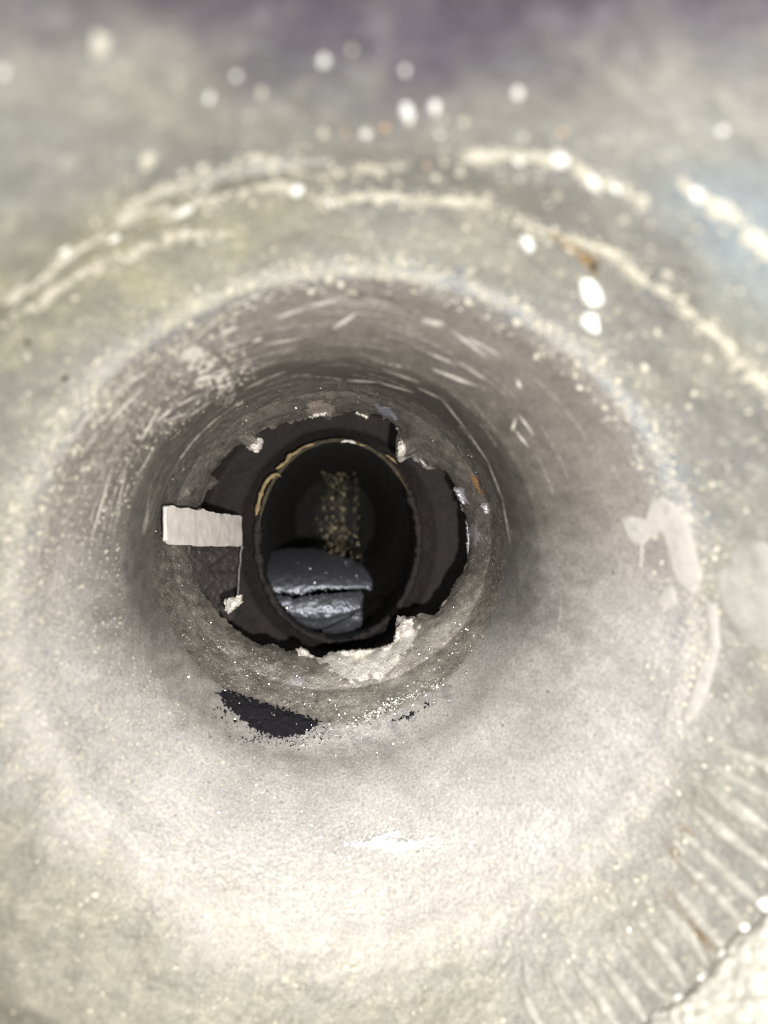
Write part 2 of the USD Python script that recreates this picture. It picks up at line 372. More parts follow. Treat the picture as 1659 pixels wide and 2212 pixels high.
for a, b, w in [((1235,395),(1300,480),4.5),((1300,480),(1400,590),4.0),((1290,310),(1340,375),6),((1235,590),(1300,690),4.5),((1300,690),(1430,830),6),((1590,400),(1620,430),5)]:
    stain = np.maximum(stain, paint(Q, [(C5(a), C5(b), w, 1.0)]))
col = lerp(col, (0.20, 0.13, 0.06), 0.75 * stain * sstep(0.3, 0.6, mid + 0.1))
rust = poly_mask(Q, D([(1195,505),(1240,520),(1290,560),(1285,590),(1255,560),(1215,535)]), 3, 4, 6, 10)
col = lerp(col, (0.33, 0.19, 0.05), 0.8 * rust)
for cx_, cy_, r_ in [(1282,578,5.5),(62,744,4),(140,818,4),(1480,590,3.5)]:
    c_ = D((cx_, cy_)); col = lerp(col, (0.03, 0.025, 0.02), 0.95 * (1 - sstep(r_ * .5, r_, np.hypot(*(Q - c_).T))))
bluep = poly_mask(Q, D([(820,560),(980,580),(1130,680),(1280,780),(1450,960),(1560,1150),(1480,1120),(1380,960),(1200,780),(1000,660)]), 10, 14, 14, 11)
col = lerp(col, (0.22, 0.235, 0.255), 0.75 * bluep * sstep(0.38, 0.55, fbm(p / 1.2, 3, 36)))
gl = 0.64 + 0.15 * (mid - 0.5)
hh = h + (0.22 * (mid - 0.5) + 0.10 * (fine - 0.5)) * sstep(5.12, 5.6, S)
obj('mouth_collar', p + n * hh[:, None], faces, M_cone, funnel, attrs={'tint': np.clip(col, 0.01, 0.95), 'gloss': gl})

# torn sleeve round the hole -------------------------------------------------
S, T, Q, p, n, h, faces = sheet_grid(s_steps(0.0, 2.03, 0.75), 1500)
up = -np.sin(T)
big = fbm(p / 4.0, 3, 41); mid = fbm(p / 0.9, 3, 42); fine = noise(p / 0.25, 43)
col = ramp(big, [(0.3, (0.30, 0.275, 0.24)), (0.7, (0.44, 0.41, 0.36))]) * (0.75 + 0.5 * mid[:, None])
col = lerp(col, np.array([0.12, 0.105, 0.095]) * (0.7 + 0.6 * mid[:, None]), sstep(-0.8, -0.1, up) * 0.85)  # top and sides darkened, carrying the throat's shade on in the colour
lipw = 1 - sstep(0.06, 0.2, S + 0.25 * (mid - 0.5))  # bright torn edge: a highlight painted as colour
col = lerp(col, (0.70, 0.65, 0.62), 0.8 * lipw * sstep(0.42, 0.6, mid + 0.06))
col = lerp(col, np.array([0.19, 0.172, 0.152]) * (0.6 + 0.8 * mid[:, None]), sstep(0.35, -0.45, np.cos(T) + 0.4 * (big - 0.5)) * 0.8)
for poly, c, k, rg in [
    ([(700,1225),(830,1215),(1010,1195),(1080,1150),(1140,1090),(1180,1110),(1150,1190),(1080,1270),(1000,1330),(900,1345),(820,1310),(760,1250)], (0.92, 0.88, 0.80), 0.9, 5),
    ([(690,110),(790,108),(830,160),(760,170),(690,165)], (0.48, 0.40, 0.34), 0.9, 3),
    ([(985,120),(1050,135),(1085,185),(1040,180),(1000,155)], (0.36, 0.37, 0.42), 0.8, 2),
    ([(1410,430),(1440,450),(1470,520),(1450,510),(1420,470)], (0.36, 0.20, 0.07), 0.85, 2),
    ([(1340,490),(1375,500),(1400,560),(1380,560)], (0.58, 0.55, 0.58), 0.85, 2),  # sheen on the right rim, painted as colour
    ([(1455,560),(1480,560),(1490,605),(1470,600)], (0.70, 0.66, 0.6), 0.9, 1.5),
    ([(400,270),(480,250),(500,225),(600,195),(560,230),(480,300)], (0.38, 0.36, 0.32), 0.6, 3),
    ([(615,1330),(650,1320),(690,1335),(660,1365),(620,1360)], (0.45, 0.45, 0.46), 0.8, 2),
    ([(1400,640),(1440,650),(1460,720),(1420,740)], (0.36, 0.33, 0.36), 0.7, 3)]:
    col = lerp(col, c, k * poly_mask(Q, C1(poly), 1.6, rg, 5, 12))
col = lerp(col, (0.62, 0.56, 0.47), 0.6 * sstep(0.74, 0.86, fine) * sstep(0.3, -0.2, up))

ths = np.linspace(-np.pi, np.pi, 1500, endpoint=False)
gl = np.clip(0.5 + 0.5 * (mid - 0.5) - 0.12 * lipw, 0.2, 0.9)
hh = h + 0.14 * (mid - 0.5) + 0.06 * (fine - 0.5)
V = p + n * hh[:, None]
m = 1500                                                 # turn the torn edge over so that the sheet shows its thickness
inner = V[:m]
back = []
for out, deep in ((0.05, 0.25), (0.25, 0.55), (0.9, 0.9), (4.0, 1.3)):
    rad = inner - np.array([-7.1, 0, -2.6]); rad[:, 1] = 0; rad /= np.linalg.norm(rad, axis=1, keepdims=True)
    back.append(inner + rad * out + np.array([0, deep, 0]))
nb = len(back)
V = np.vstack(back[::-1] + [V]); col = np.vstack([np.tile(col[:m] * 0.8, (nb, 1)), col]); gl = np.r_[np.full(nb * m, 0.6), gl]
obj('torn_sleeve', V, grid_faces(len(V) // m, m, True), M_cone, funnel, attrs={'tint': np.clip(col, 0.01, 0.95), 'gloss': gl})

# ridges of weld along the collar -------------------------------------------------
def bead_line(pts, r, name, material, parent, step=2.0, lump=1.1, seed=0, taper=True, lift=-0.06, flatten=0.45, end=14.0, **tags):
    pts = np.asarray(pts, float)
    L = np.r_[0, np.cumsum(np.hypot(*np.diff(pts, axis=0).T))]
    u = np.linspace(0, L[-1], max(8, int(L[-1] / step)))
    xy = PchipInterpolator(L, pts)(u)
    c, nn = on_surface(xy[:, 0], xy[:, 1])
    t = np.gradient(c, axis=0); t /= np.linalg.norm(t, axis=1, keepdims=True)
    b = np.cross(t, nn)
    rr = r * np.clip(1 + lump * 2 * (fbm(c / 1.3, 2, seed + 50) - 0.5), 0.1, 3) * (1 + 0.8 * (noise(c / 4.0, seed) - 0.5))
    if taper:
        rr = rr * np.sqrt(np.clip(np.minimum(u, L[-1] - u) / end, 0.02, 1))
    a = np.linspace(0, 2 * np.pi, 15)[:-1]
    v = c[:, None] + nn[:, None] * lift + rr[:, None, None] * (np.cos(a)[None, :, None] * b[:, None] + flatten * np.sin(a)[None, :, None] * nn[:, None])
    v = v.reshape(-1, 3)
    v = v + 0.25 * r * (fbm(v / 0.6, 2, seed + 9) - 0.5)[:, None] * np.repeat(nn, 14, 0) * 2
    return obj(name, v, grid_faces(len(u), 14, True), material, parent, **tags)

arcs = [([(0,650),(60,615),(130,565),(210,515),(300,460),(400,450),(455,432),(520,415),(580,405),(640,408)], .55),
        ([(660,425),(720,437),(790,428),(850,430),(900,438),(960,440),(1060,445)], .38),
        ([(1075,462),(1130,480),(1190,500),(1250,520),(1310,542),(1380,600),(1440,640),(1500,690),(1600,780),(1680,870)], .5),
        ([(240,472),(300,440),(360,412),(420,390),(475,372)], .38),
        ([(520,362),(560,352),(610,352),(660,372),(700,376),(760,368),(810,365),(870,352)], .42),
        ([(1000,347),(1050,343),(1120,346),(1210,350),(1250,362),(1280,388),(1340,408),(1390,440)], .42),
        ([(1470,395),(1520,430),(1580,470),(1640,530),(1700,580)], .5),
        ([(0,700),(70,670),(150,610),(230,570),(330,530),(420,505),(520,500)], .35)]
weld_grit = []
for i, (pts, r) in enumerate(arcs):
    bead_line(D(pts), r * 0.8, 'weld_bead', M_cream, funnel, seed=i * 7, lump=1.7, flatten=0.35)
    q = D(pts); L = np.r_[0, np.cumsum(np.hypot(*np.diff(q, axis=0).T))]; k = int(L[-1] * 0.9)
    xy = PchipInterpolator(L, q)(rng.uniform(0, L[-1], k)) + rng.normal(0, 5.5 * r / 0.45, (k, 2))
    c_, n_ = on_surface(xy[:, 0], xy[:, 1]); weld_grit.append((c_, n_, rng.gamma(2.5, 0.07, k)))

# ribs pressed into the collar at the lower right -------------------------------------------------
for i, (a, b) in enumerate([((1430,-60),(1700,60)),((1400,40),(1690,190)),((1380,130),(1680,340)),((1330,215),(1680,500)),((1290,330),(1640,650)),((1255,430),(1560,740)),((1250,560),(1480,830)),((1180,620),(1400,900)),
                            ((1090,680),(1310,990)),((1000,760),(1240,1060)),((920,840),(1150,1150)),((830,890),(1040,1190)),((740,930),(920,1200)),((600,960),(720,1200))]):
    a, b = C5(a), C5(b)
    mid_ = (a + b) / 2 + rng.normal(0, 2, 2)
    bead_line([a, mid_, b], 0.66 + 0.16 * rng.random(), 'rib', M_rib, funnel, seed=100 + i, lump=0.15, flatten=0.7, lift=-0.05, end=34.0)

# pale beads put in to imitate out-of-focus glints -------------------------------------------------
ico = trimesh.creation.icosphere(3)
def lump(px, py, rpx, name, material, parent, squash=(1, 1, 0.8), seed=0, tall=1.0, **tags):
    c, nn = on_surface(np.array([px]), np.array([py])); c, nn = c[0], nn[0]
    r = rpx * c[1] / F
    b = np.cross(nn, [0, 0, 1.0]); b /= np.linalg.norm(b); t = np.cross(b, nn)
    q = np.array(ico.vertices)
    q = q * (1 + 0.9 * (fbm(q * 1.3 + seed * 3.1, 2, seed) - 0.5))[:, None]
    v = c + r * (q[:, :1] * b + q[:, 1:2] * tall * t + q[:, 2:] * 0.8 * nn)
    return obj(name, v, np.array(ico.faces), material, parent, **tags)
for i, (x, y, r) in enumerate([(212,95,20),(880,240,14),(940,230,12),(1003,267,9),(950,292,8),(1118,203,13),(700,290,12),(790,283,12),(1022,345,10),(1078,338,10),(1118,350,10),(1210,350,19),(1242,352,9),
        (1280,392,15),(1330,405,11),(318,352,16),(397,453,15),(640,412,17),(525,415,13),(712,440,9),(808,365,10),(730,382,8),(140,543,11),(1140,525,17),(1310,540,14),(1278,632,22),(1278,692,20),
        (455,438,9),(245,515,11),(860,432,7),(950,440,8),(1505,420,14),(510,165,9),(565,205,10),(452,212,10),(700,130,13),(760,108,9),(875,150,9),(1560,280,12),(1440,1690,6),(1358,2008,6),(5,155,10)]):
    q = D((x, y))
    lump(q[0], q[1], r ** 1.35 * 0.155, 'glint_bead', M_bead if i % 3 else M_cream, funnel, seed=i, tall=rng.uniform(0.8, 1.9))
for i, (x, y, r) in enumerate([(830,270,11),(1215,290,10),(920,355,8),(745,285,7)]):
    q = D((x, y))
    lump(q[0], q[1], r * 0.46293 * 0.7, 'tan_glint_bead', M_bead_tan, funnel, seed=70 + i)

# loose bright grains and flakes, too many to count -------------------------------------------------
octa = np.array([(1, 0, 0), (-1, 0, 0), (0, 1, 0), (0, -1, 0), (0, 0, 1), (0, 0, -1)], float)
octf = np.array([(0, 2, 4), (2, 1, 4), (1, 3, 4), (3, 0, 4), (2, 0, 5), (1, 2, 5), (3, 1, 5), (0, 3, 5)])
def grains(c, nn, size, jitter, thin=0.5, long=1.0):
    k = len(c)
    a = nn + rng.normal(0, jitter, (k, 3)); a /= np.linalg.norm(a, axis=1, keepdims=True)
    b = np.cross(a, rng.normal(0, 1, (k, 3))); b /= np.linalg.norm(b, axis=1, keepdims=True)
    t = np.cross(a, b)
    q = octa[None] * np.stack([size * long, size, size * thin], -1)[:, None]
    v = c[:, None] + q[..., :1] * b[:, None] + q[..., 1:2] * t[:, None] + q[..., 2:] * a[:, None]
    return v.reshape(-1, 3), (octf[None] + 6 * np.arange(k)[:, None, None]).reshape(-1, 3)

def scatter_ts(k, t0, t1, s0, s1, keep=None):
    th, s = rng.uniform(t0, t1, k), rng.uniform(s0, s1, k)
    if keep is not None:
        i = keep(th, s); th, s = th[i], s[i]
    return surface(th, s)
cs, ns, zs = [list(x) for x in zip(*weld_grit)]
def add(c, nn, size): cs.append(c); ns.append(nn); zs.append(size)
c_, n_ = scatter_ts(1500, -np.pi, 0.3, 4.3, 6.0); add(c_ + n_ * 0.05, n_, rng.gamma(2, 0.06, len(c_)))
c_, n_ = scatter_ts(2200, -np.pi, np.pi, 5.2, 8.2); add(c_ + n_ * 0.1, n_, rng.gamma(4, 0.045, len(c_)))
c_, n_ = scatter_ts(5200, 1.9, 3.9, 2.6, 6.2); add(c_ + n_ * 0.02, n_, rng.gamma(3, 0.028, len(c_)))
c_, n_ = scatter_ts(700, -2.5, -1.95, 2.3, 4.7); add(c_ + n_ * 0.05, n_, rng.gamma(4, 0.024, len(c_)))
v, f = grains(np.vstack(cs), np.vstack(ns), np.concatenate(zs), 0.5, 0.6)
obj('flake_scatter', v, f, M_cream, funnel, smooth=False, kind='stuff')

cs, ns, zs = [], [], []
c_, n_ = scatter_ts(1500, 0.5, 2.6, 0.6, 2.3); add(c_ + n_ * 0.10, n_, rng.gamma(4, 0.016, len(c_)))
c_, n_ = scatter_ts(900, 1.0, 2.1, 2.2, 4.6); add(c_ + n_ * 0.06, n_, rng.gamma(4, 0.018, len(c_)))
c_, n_ = scatter_ts(1200, -np.pi, np.pi, 0.3, 2.2); add(c_ + n_ * 0.08, n_, rng.gamma(4, 0.012, len(c_)))
xs = rng.normal(0, 1, (700, 2)) * [26, 3.4]; ce = np.array([392, 706]); q = ce + xs; q[:, 1] -= 0.45 * xs[:, 0]
c_, n_ = on_surface(q[:, 0], q[:, 1]); add(c_ + n_ * 0.12, n_, rng.gamma(4, 0.03, len(c_)))
xs = rng.normal(0, 1, (160, 2)) * [30, 16]; q = np.array([388, 838]) + xs
c_, n_ = on_surface(q[:, 0], q[:, 1]); add(c_ + n_ * 0.12, n_, rng.gamma(2, 0.05, len(c_)))
v, f = grains(np.vstack(cs), np.vstack(ns), np.concatenate(zs), 0.6, 0.35)
obj('bright_grain', v, f, M_spark, funnel, smooth=False, kind='stuff')

# ---------------------------------------------------------------- pieces lying on the funnel
def patch(poly, thick, name, material, parent=None, g=0.8, ragged=1.5, size=4.0, grow=3.0, rough=0.3, sink=0.12, seed=1, lift=0.0, **tags):
    pg = shapely.Polygon(poly).buffer(0)
    x0, y0, x1, y1 = pg.bounds
    xs, ys = np.arange(x0 - 4, x1 + 4, g), np.arange(y0 - 4, y1 + 4, g)
    X, Y = np.meshgrid(xs, ys)
    q = np.c_[X.ravel(), Y.ravel()]
    d = shapely.distance(shapely.points(q), pg.exterior)
    d = np.where(shapely.contains_xy(pg, q[:, 0], q[:, 1]), d, -d)
    d = d + ragged * 4 * (fbm(np.c_[q / size, np.full(len(q), seed * 1.7)], 3, seed) - 0.5)
    c, nn = on_surface(q[:, 0], q[:, 1])
    hgt = -sink + (thick + sink) * np.sqrt(np.clip(d / grow, 0, 1)) * (1 + rough * 2 * (fbm(c / 0.8, 3, seed + 3) - 0.5)) + lift
    v = c + nn * hgt[:, None]
    f = grid_faces(len(ys), len(xs), False)
    f = f[(d[f] > -0.6 * g).all(1)]
    used, f = np.unique(f, return_inverse=True)
    return obj(name, v[used], f.reshape(-1, 3), material, parent, **tags)

SOOT = D([(465,1497),(482,1488),(540,1508),(600,1528),(660,1545),(692,1560),(668,1578),(640,1592),(600,1597),(540,1572),(500,1537)])
soot = thing('soot_patch', 'jet black wedge of soot on the grey slope left below the torn hole', 'soot', on_surface(SOOT[:1, 0] + 45, SOOT[:1, 1] + 20)[0][0])
patch(SOOT, 0.2, 'soot_layer', M_soot, soot, ragged=2.6, size=1.8, g=0.5, grow=2, rough=0.9, seed=3)
k = 420
xy = np.array([(495,1540),(560,1590),(640,1600),(690,1580),(700,1562)], float); xy = D(xy[rng.integers(0, 4, k)] * 1.0) + rng.normal(0, 1, (k, 2)) * [12, 5.5]
xy = np.r_[xy, np.c_[rng.uniform(222, 330, 160), 700 + rng.uniform(0, 1, 160) * 42]]
c_, n_ = on_surface(xy[:, 0], xy[:, 1])
v, f = grains(c_ + n_ * 0.02, n_, rng.gamma(2.2, 0.032, len(c_)), 0.5, 0.5)
obj('soot_speck', v, f, M_soot, soot, smooth=False, kind='stuff')
patch(D([(845,1560),(862,1548),(905,1533),(935,1500),(925,1528),(880,1556)]), 0.08, 'soot_streak', M_soot, ragged=3.2, size=2.5, g=0.6, grow=2, rough=0.9,
      label='thin broken soot streak right below the hole, beside a line of bright glints', cat='soot', seed=5)
patch(D([(1340,1122),(1362,1112),(1392,1116),(1402,1080),(1430,1068),(1460,1088),(1490,1130),(1505,1190),(1520,1250),(1500,1290),(1470,1272),(1450,1235),(1436,1175),(1425,1150),(1405,1165),(1392,1180),(1385,1230),(1378,1225),(1380,1180),(1352,1162)]),
      0.25, 'paste_smear', M_paste, ragged=0.8, size=4, grow=4, label='hook shaped smear of pale dried paste on the right of the cone', cat='paste smear', seed=6)
patch(D([(1415,1295),(1430,1270),(1450,1262),(1464,1278),(1462,1305),(1440,1318),(1420,1312)]), 0.25, 'paste_blob', M_paste, ragged=1.0, size=3, grow=4,
      label='small round pale blob just below the hook shaped smear', cat='paste blob', seed=7)
patch(D([(1522,1300),(1552,1300),(1556,1400),(1532,1490),(1508,1545),(1482,1572),(1470,1550),(1498,1465),(1525,1390)]), 0.25, 'paste_streak', M_paste, ragged=0.9, size=5, grow=5,
      label='long narrow pale streak running down the right of the cone', cat='paste streak', seed=8)
patch(D([(1530,1240),(1580,1190),(1690,1150),(1700,1430),(1600,1400),(1568,1330)]), 0.12, 'paste_sheet', plain('thin_pale_residue', (0.31, 0.295, 0.265), 0.7, 0.0, 0.3, 300, 0.0002), ragged=9, size=14, grow=12, g=1.4,
      label='broad pale paste patch cut by the right edge of the picture', cat='paste patch', seed=9)
# the worn bright smear on the lower cone, a shallow polished bump shaped to hold a highlight
patch(D([(738,1822),(775,1812),(815,1798),(840,1782),(862,1806),(932,1812),(900,1832),(860,1842),(820,1836),(775,1830)]), 0.35, 'polished_smear', plain('polished_metal', (0.86, 0.84, 0.8), 0.3, 0.7, 0.12, 2500, 0.0001), funnel,
      ragged=2.6, size=2.0, g=0.5, grow=8, rough=0.5, sink=0.05, seed=11)

# ---------------------------------------------------------------- sheets placed by depth
def sheet(poly, depth, thick, name, material, parent, g=0.7, ragged=0.5, size=2.0, rough=0.15, seed=1, **tags):
    pg = shapely.Polygon(poly).buffer(0)
    x0, y0, x1, y1 = pg.bounds
    xs, ys = np.arange(x0 - 2, x1 + 2, g), np.arange(y0 - 2, y1 + 2, g)
    X, Y = np.meshgrid(xs, ys)
    q = np.c_[X.ravel(), Y.ravel()]
    d = shapely.distance(shapely.points(q), pg.exterior)
    d = np.where(shapely.contains_xy(pg, q[:, 0], q[:, 1]), d, -d)
    d = d + ragged * 4 * (fbm(np.c_[q / size, np.full(len(q), seed * 1.3)], 2, seed) - 0.5)
    dd = depth(q[:, 0], q[:, 1])
    v = P3(q[:, 0], q[:, 1], dd)
    v[:, 1] += rough * 2 * (fbm(v / 1.0, 3, seed + 2) - 0.5) + 0.5 * thick * (1 - np.sqrt(np.clip(d / 2.5, 0, 1)))
    f = grid_faces(len(ys), len(xs), False)
    f = f[(d[f] > -0.2).all(1)]
    used, f = np.unique(f, return_inverse=True); f = f.reshape(-1, 3); v = v[used]
    e = np.sort(np.concatenate([f[:, [0, 1]], f[:, [1, 2]], f[:, [2, 0]]]), axis=1)
    raw = np.concatenate([f[:, [0, 1]], f[:, [1, 2]], f[:, [2, 0]]])
    _, inv, cnt = np.unique(e, axis=0, return_inverse=True, return_counts=True)
    b = raw[cnt[inv.ravel()] == 1]
    N = len(v)
    back = v + np.array([0, thick, 0])
    F2 = np.vstack([f, f[:, ::-1] + N, np.c_[b[:, 1], b[:, 0], b[:, 0] + N], np.c_[b[:, 1], b[:, 0] + N, b[:, 1] + N]])
    return obj(name, np.vstack([v, back]), F2, material, parent, smooth=40, **tags)

# pale crust at the near edge of the mouth
cr = thing('crust_lump', 'pale lumpy crust with shiny knobs filling the bottom right corner', 'crust', on_surface(np.array([745.0]), np.array([990.0]))[0][0])
patch(C5([(1760,520),(1640,680),(1590,740),(1500,800),(1440,900),(1370,960),(1290,1030),(1200,1110),(1080,1240),(1760,1260)]), 1.3, 'crust_body', M_crust, cr, ragged=3, size=12, grow=14, g=1.5, rough=0.5, sink=0.0, seed=10)
for i, (x, y, r) in enumerate([(1490,870,8),(1400,965,7),(1290,1060,8),(1210,1135,8),(1500,990,4),(1640,640,8),(1560,740,5)]):
    q = C5((x, y)); lump(q[0], q[1], r, 'knob', M_bead, cr, seed=90 + i)

# torn flaps on the rim of the hole; silvery ones added to imitate its highlight
for i, (poly, dep) in enumerate([
    ([(398,292),(430,288),(452,302),(466,268),(490,272),(492,302),(472,338),(440,326)], 99.6),
    ([(1088,300),(1104,262),(1128,290),(1128,342),(1088,352)], 99.4),
    ([(1072,1168),(1085,1110),(1112,1074),(1150,1066),(1172,1100),(1196,1112),(1186,1165),(1130,1176),(1090,1190)], 99.0),
    ([(326,982),(396,964),(398,1000),(340,1052),(322,1032)], 99.5),
    ([(1332,478),(1362,492),(1402,556),(1392,574),(1366,548),(1345,512)], 98.4),
    ([(1455,560),(1480,556),(1494,606),(1474,606)], 93.5),
    ([(1176,352),(1196,366),(1228,398),(1222,412),(1196,384),(1178,368)], 99.6),
    ([(690,162),(760,150),(830,148),(838,160),(760,170),(696,182)], 100.0),
    ([(905,148),(940,160),(962,172),(955,184),(930,172),(902,160)], 100.0),
    ([(1390,640),(1402,660),(1412,742),(1402,800),(1396,740)], 99.4),
    ([(1010,1196),(1050,1182),(1078,1176),(1086,1200),(1050,1222),(1004,1216)], 99.0),
    ([(830,1214),(900,1208),(960,1202),(1000,1200),(1010,1222),(930,1240),(850,1238)], 99.2),
    ([(640,1205),(660,1195),(690,1215),(700,1232),(650,1235)], 99.3)]):
    pl = C1(poly); cc = pl.mean(0)
    sheet(pl, lambda x, y, cc=cc, dep=dep: dep + 9.6 - 1.0 * np.exp(-((x - cc[0]) ** 2 + (y - cc[1]) ** 2) / 60.0), 0.7, 'torn_flap', M_flap if i not in (4, 5, 6, 9) else M_silver, funnel, g=0.4, ragged=1.0, rough=0.5, seed=20 + i)

# dark chamber behind the hole -------------------------------------------------
nth = 360
th = np.linspace(-np.pi, np.pi, nth, endpoint=False)
rows = []
for d, cx, cy, rx, ry in [(103.5, 330, 540, 183, 173), (111, 330, 538, 178, 168), (118, 332, 538, 154, 146), (123, 335, 540, 130, 130), (123.3, 338, 540, 100, 112), (121.4, 338, 540, 81.8, 101.8), (125, 338, 540, 81, 101), (190, 338, 530, 60, 70), (191, 338, 530, 1, 1)]:
    rows.append(P3(cx + rx * np.cos(th), cy + ry * np.sin(th), d))
dense = np.vstack([rows[i] * (1 - t) + rows[i + 1] * t for i in range(len(rows) - 1) for t in np.linspace(0, 1, 8, endpoint=False)] + [rows[-1]])
dense[:, 1] += 0.8 * (fbm(dense / 2.5, 3, 61) - 0.5)
obj('chamber_wall', dense, grid_faces(len(dense) // nth, nth, True), M_chamber, funnel)

# ---------------------------------------------------------------- inner pipe
pipe = thing('inner_pipe', 'black soot lined pipe seen end on behind the torn hole', 'pipe', P3(338, 540, 116))
t = np.linspace(-0.6, np.pi + 0.2, 300)
c = P3(338 + 81 * np.cos(t), 540 + 101 * np.sin(t), 120.8)
rows = []
for d, cx, cy, rx, ry in [(120.3, 338, 540, 80.0, 100), (121.5, 338, 540, 79.0, 98.5), (130, 338, 538, 76, 95), (142, 336, 532, 65, 79), (156, 335, 524, 51, 58), (168, 335, 522, 40, 44), (174, 335, 521, 22, 24), (176, 335, 521, 1, 1)]:
    rows.append(P3(cx + rx * np.cos(th), cy + ry * np.sin(th), d))
dense = np.vstack([rows[i] * (1 - t) + rows[i + 1] * t for i in range(len(rows) - 1) for t in np.linspace(0, 1, 10, endpoint=False)] + [rows[-1]])
rad = dense - np.stack([dense[:, 0] * 0 - 6.9, dense[:, 1], dense[:, 2] * 0 - 3.5], -1)
dense = dense + rad / (np.linalg.norm(rad, axis=1, keepdims=True) + 1e-6) * (0.5 * (fbm(dense / 1.8, 3, 62) - 0.5))[:, None]
obj('pipe_wall', dense, grid_faces(len(dense) // nth, nth, True), M_pipe, pipe)

def tube3(c, r, sides=10):
    t = np.gradient(c, axis=0); t /= np.linalg.norm(t, axis=1, keepdims=True)
    a = np.cross(t, [0, 1.0, 0]); a /= np.linalg.norm(a, axis=1, keepdims=True); b = np.cross(t, a)
    ang = np.linspace(0, 2 * np.pi, sides + 1)[:-1]
    v = c[:, None] + np.asarray(r)[:, None, None] * (np.cos(ang)[None, :, None] * a[:, None] + np.sin(ang)[None, :, None] * b[:, None])
    return v.reshape(-1, 3), grid_faces(len(c), sides, True)
r = 0.55 * np.clip(1 + 3.0 * (fbm(c / 1.5, 3, 68) - 0.5), 0.15, 3)
v, f = tube3(c + 0.5 * (fbm(c / 2.0, 2, 69) - 0.5)[:, None], r)
obj('mouth_scale', v, f, M_chamber, pipe)
t = np.linspace(-np.pi + 0.1, -0.45, 260)
c = P3(338 + 80 * np.cos(t), 540 + 100 * np.sin(t), 120.2)
v, f = tube3(c, 0.34 * (1 + 0.8 * (fbm(c / 1.2, 2, 63) - 0.5)) * np.clip(np.minimum(t - t[0], t[-1] - t) / 0.3, 0.05, 1))
obj('pipe_rim', v, f, M_dimrim, pipe)
for i, pts in enumerate([[(466,612),(470,585),(478,548),(488,512),(502,478),(520,452),(548,430),(552,425)], [(552,408),(575,392),(600,372),(612,350),(640,335),(668,312)], [(838,290),(862,284),(890,288),(905,296)], [(545,428),(560,432),(575,442)], [(660,318),(690,305),(725,298)], [(1035,345),(1060,360),(1085,385)], [(912,298),(945,306)]]):
    q = C1(pts)
    L = np.r_[0, np.cumsum(np.hypot(*np.diff(q, axis=0).T))]
    u = np.linspace(0, L[-1], max(10, int(L[-1] * 2)))
    xy = PchipInterpolator(L, q)(u)
    c = P3(xy[:, 0], xy[:, 1], 119.8)
    r = 0.75 * np.array([.42, .40, .34, .22, .22, .2, .24])[i] * (1 + 1.4 * (fbm(c / 0.7, 2, 64 + i) - 0.5)) * np.sqrt(np.clip(np.minimum(u, L[-1] - u) / 4, 0.03, 1))
    v, f = tube3(c, r, 8)
    obj('rust_flake', v, f, M_flap if i == 2 else M_rim, pipe)

# facets added and aimed to imitate the torch reflected down the pipe wall
k = 640
q = np.c_[rng.choice([800, 845, 905, 770], k, p=[.3, .4, .2, .1]) + rng.normal(0, 13, k), rng.uniform(425, 800, k)]
q = q[(np.abs(q[:, 0] - 836) < 85)]
q = np.r_[q, np.c_[rng.normal(800, 60, 90), rng.uniform(330, 860, 90)], np.c_[rng.normal(915, 22, 26), rng.normal(805, 10, 26)]]
q = C1(q)
dep = 148 - 0.09 * (q[:, 1] - 470) 
c = P3(q[:, 0], q[:, 1], dep)
tow = np.array([7.0, 0, -5.0]) - c; tow /= np.linalg.norm(tow, axis=1, keepdims=True)
v, f = grains(c, tow, rng.gamma(2.0, 0.0135, len(c)), 0.32, 0.3)
v[:, 2] = v[:, 2] + (v[:, 2] - np.repeat(c[:, 2], 6)) * 2.6
obj('pipe_glint', v, f, M_gold, pipe, smooth=False, kind='stuff')

# ---------------------------------------------------------------- cracked lining on the pipe's floor
MOUTH = shapely.Polygon([(338 + 77 * math.cos(a), 540 + 96 * math.sin(a)) for a in np.linspace(0, 6.2832, 80)])
def in_pipe(poly): return np.array(shapely.Polygon(poly).buffer(0).intersection(MOUTH).exterior.coords)
lining = thing('cracked_lining', 'smooth blue grey lining on the pipe floor, split across by a black crack', 'lining', P3(338, 600, 125))
def dep_low(x, y):
    return 123.4 + 4.2 * ((y - 611) / 26.0) ** 2 + 2.6 * np.clip((x - 316) / 50.0, -0.45, 2) ** 2 + 0.6 * sstep(-1.5, 2.5, y - 618.5 - 9 * np.cos((x - 315) / 26.0) + 8)
def dep_up(x, y):
    return 126.6 + 12.0 * ((y - 592) / 38.0) ** 2 + 2.6 * np.clip((x - 318) / 55.0, -0.45, 2) ** 2
sheet(in_pipe(C1([(470,800),(480,780),(510,772),(560,762),(640,757),(700,755),(760,765),(800,780),(880,803),(930,830),(965,870),(980,910),(972,942),(930,938),(850,938),(750,940),(700,950),(650,962),(625,966),(590,956),(560,954),(465,962),(462,900)])), dep_up, 0.8, 'lining_piece', M_liner, lining, ragged=1.0, seed=31, rough=0.3)
sheet(in_pipe(C1([(460,968),(560,966),(600,972),(628,982),(660,972),(700,966),(760,958),(800,960),(850,952),(930,950),(938,975),(930,1010),(936,1060),(925,1110),(890,1150),(830,1185),(760,1200),(660,1180),(580,1140),(510,1080),(460,1020)])), dep_low, 0.8, 'lining_piece', M_liner, lining, ragged=1.2, seed=32, rough=0.3)
k = 260
q = C1(np.c_[rng.uniform(490, 930, k), rng.uniform(790, 1120, k)])
c = P3(q[:, 0], q[:, 1], np.where(q[:, 1] > 594, dep_low(q[:, 0], q[:, 1]), dep_up(q[:, 0], q[:, 1])) - 0.05)
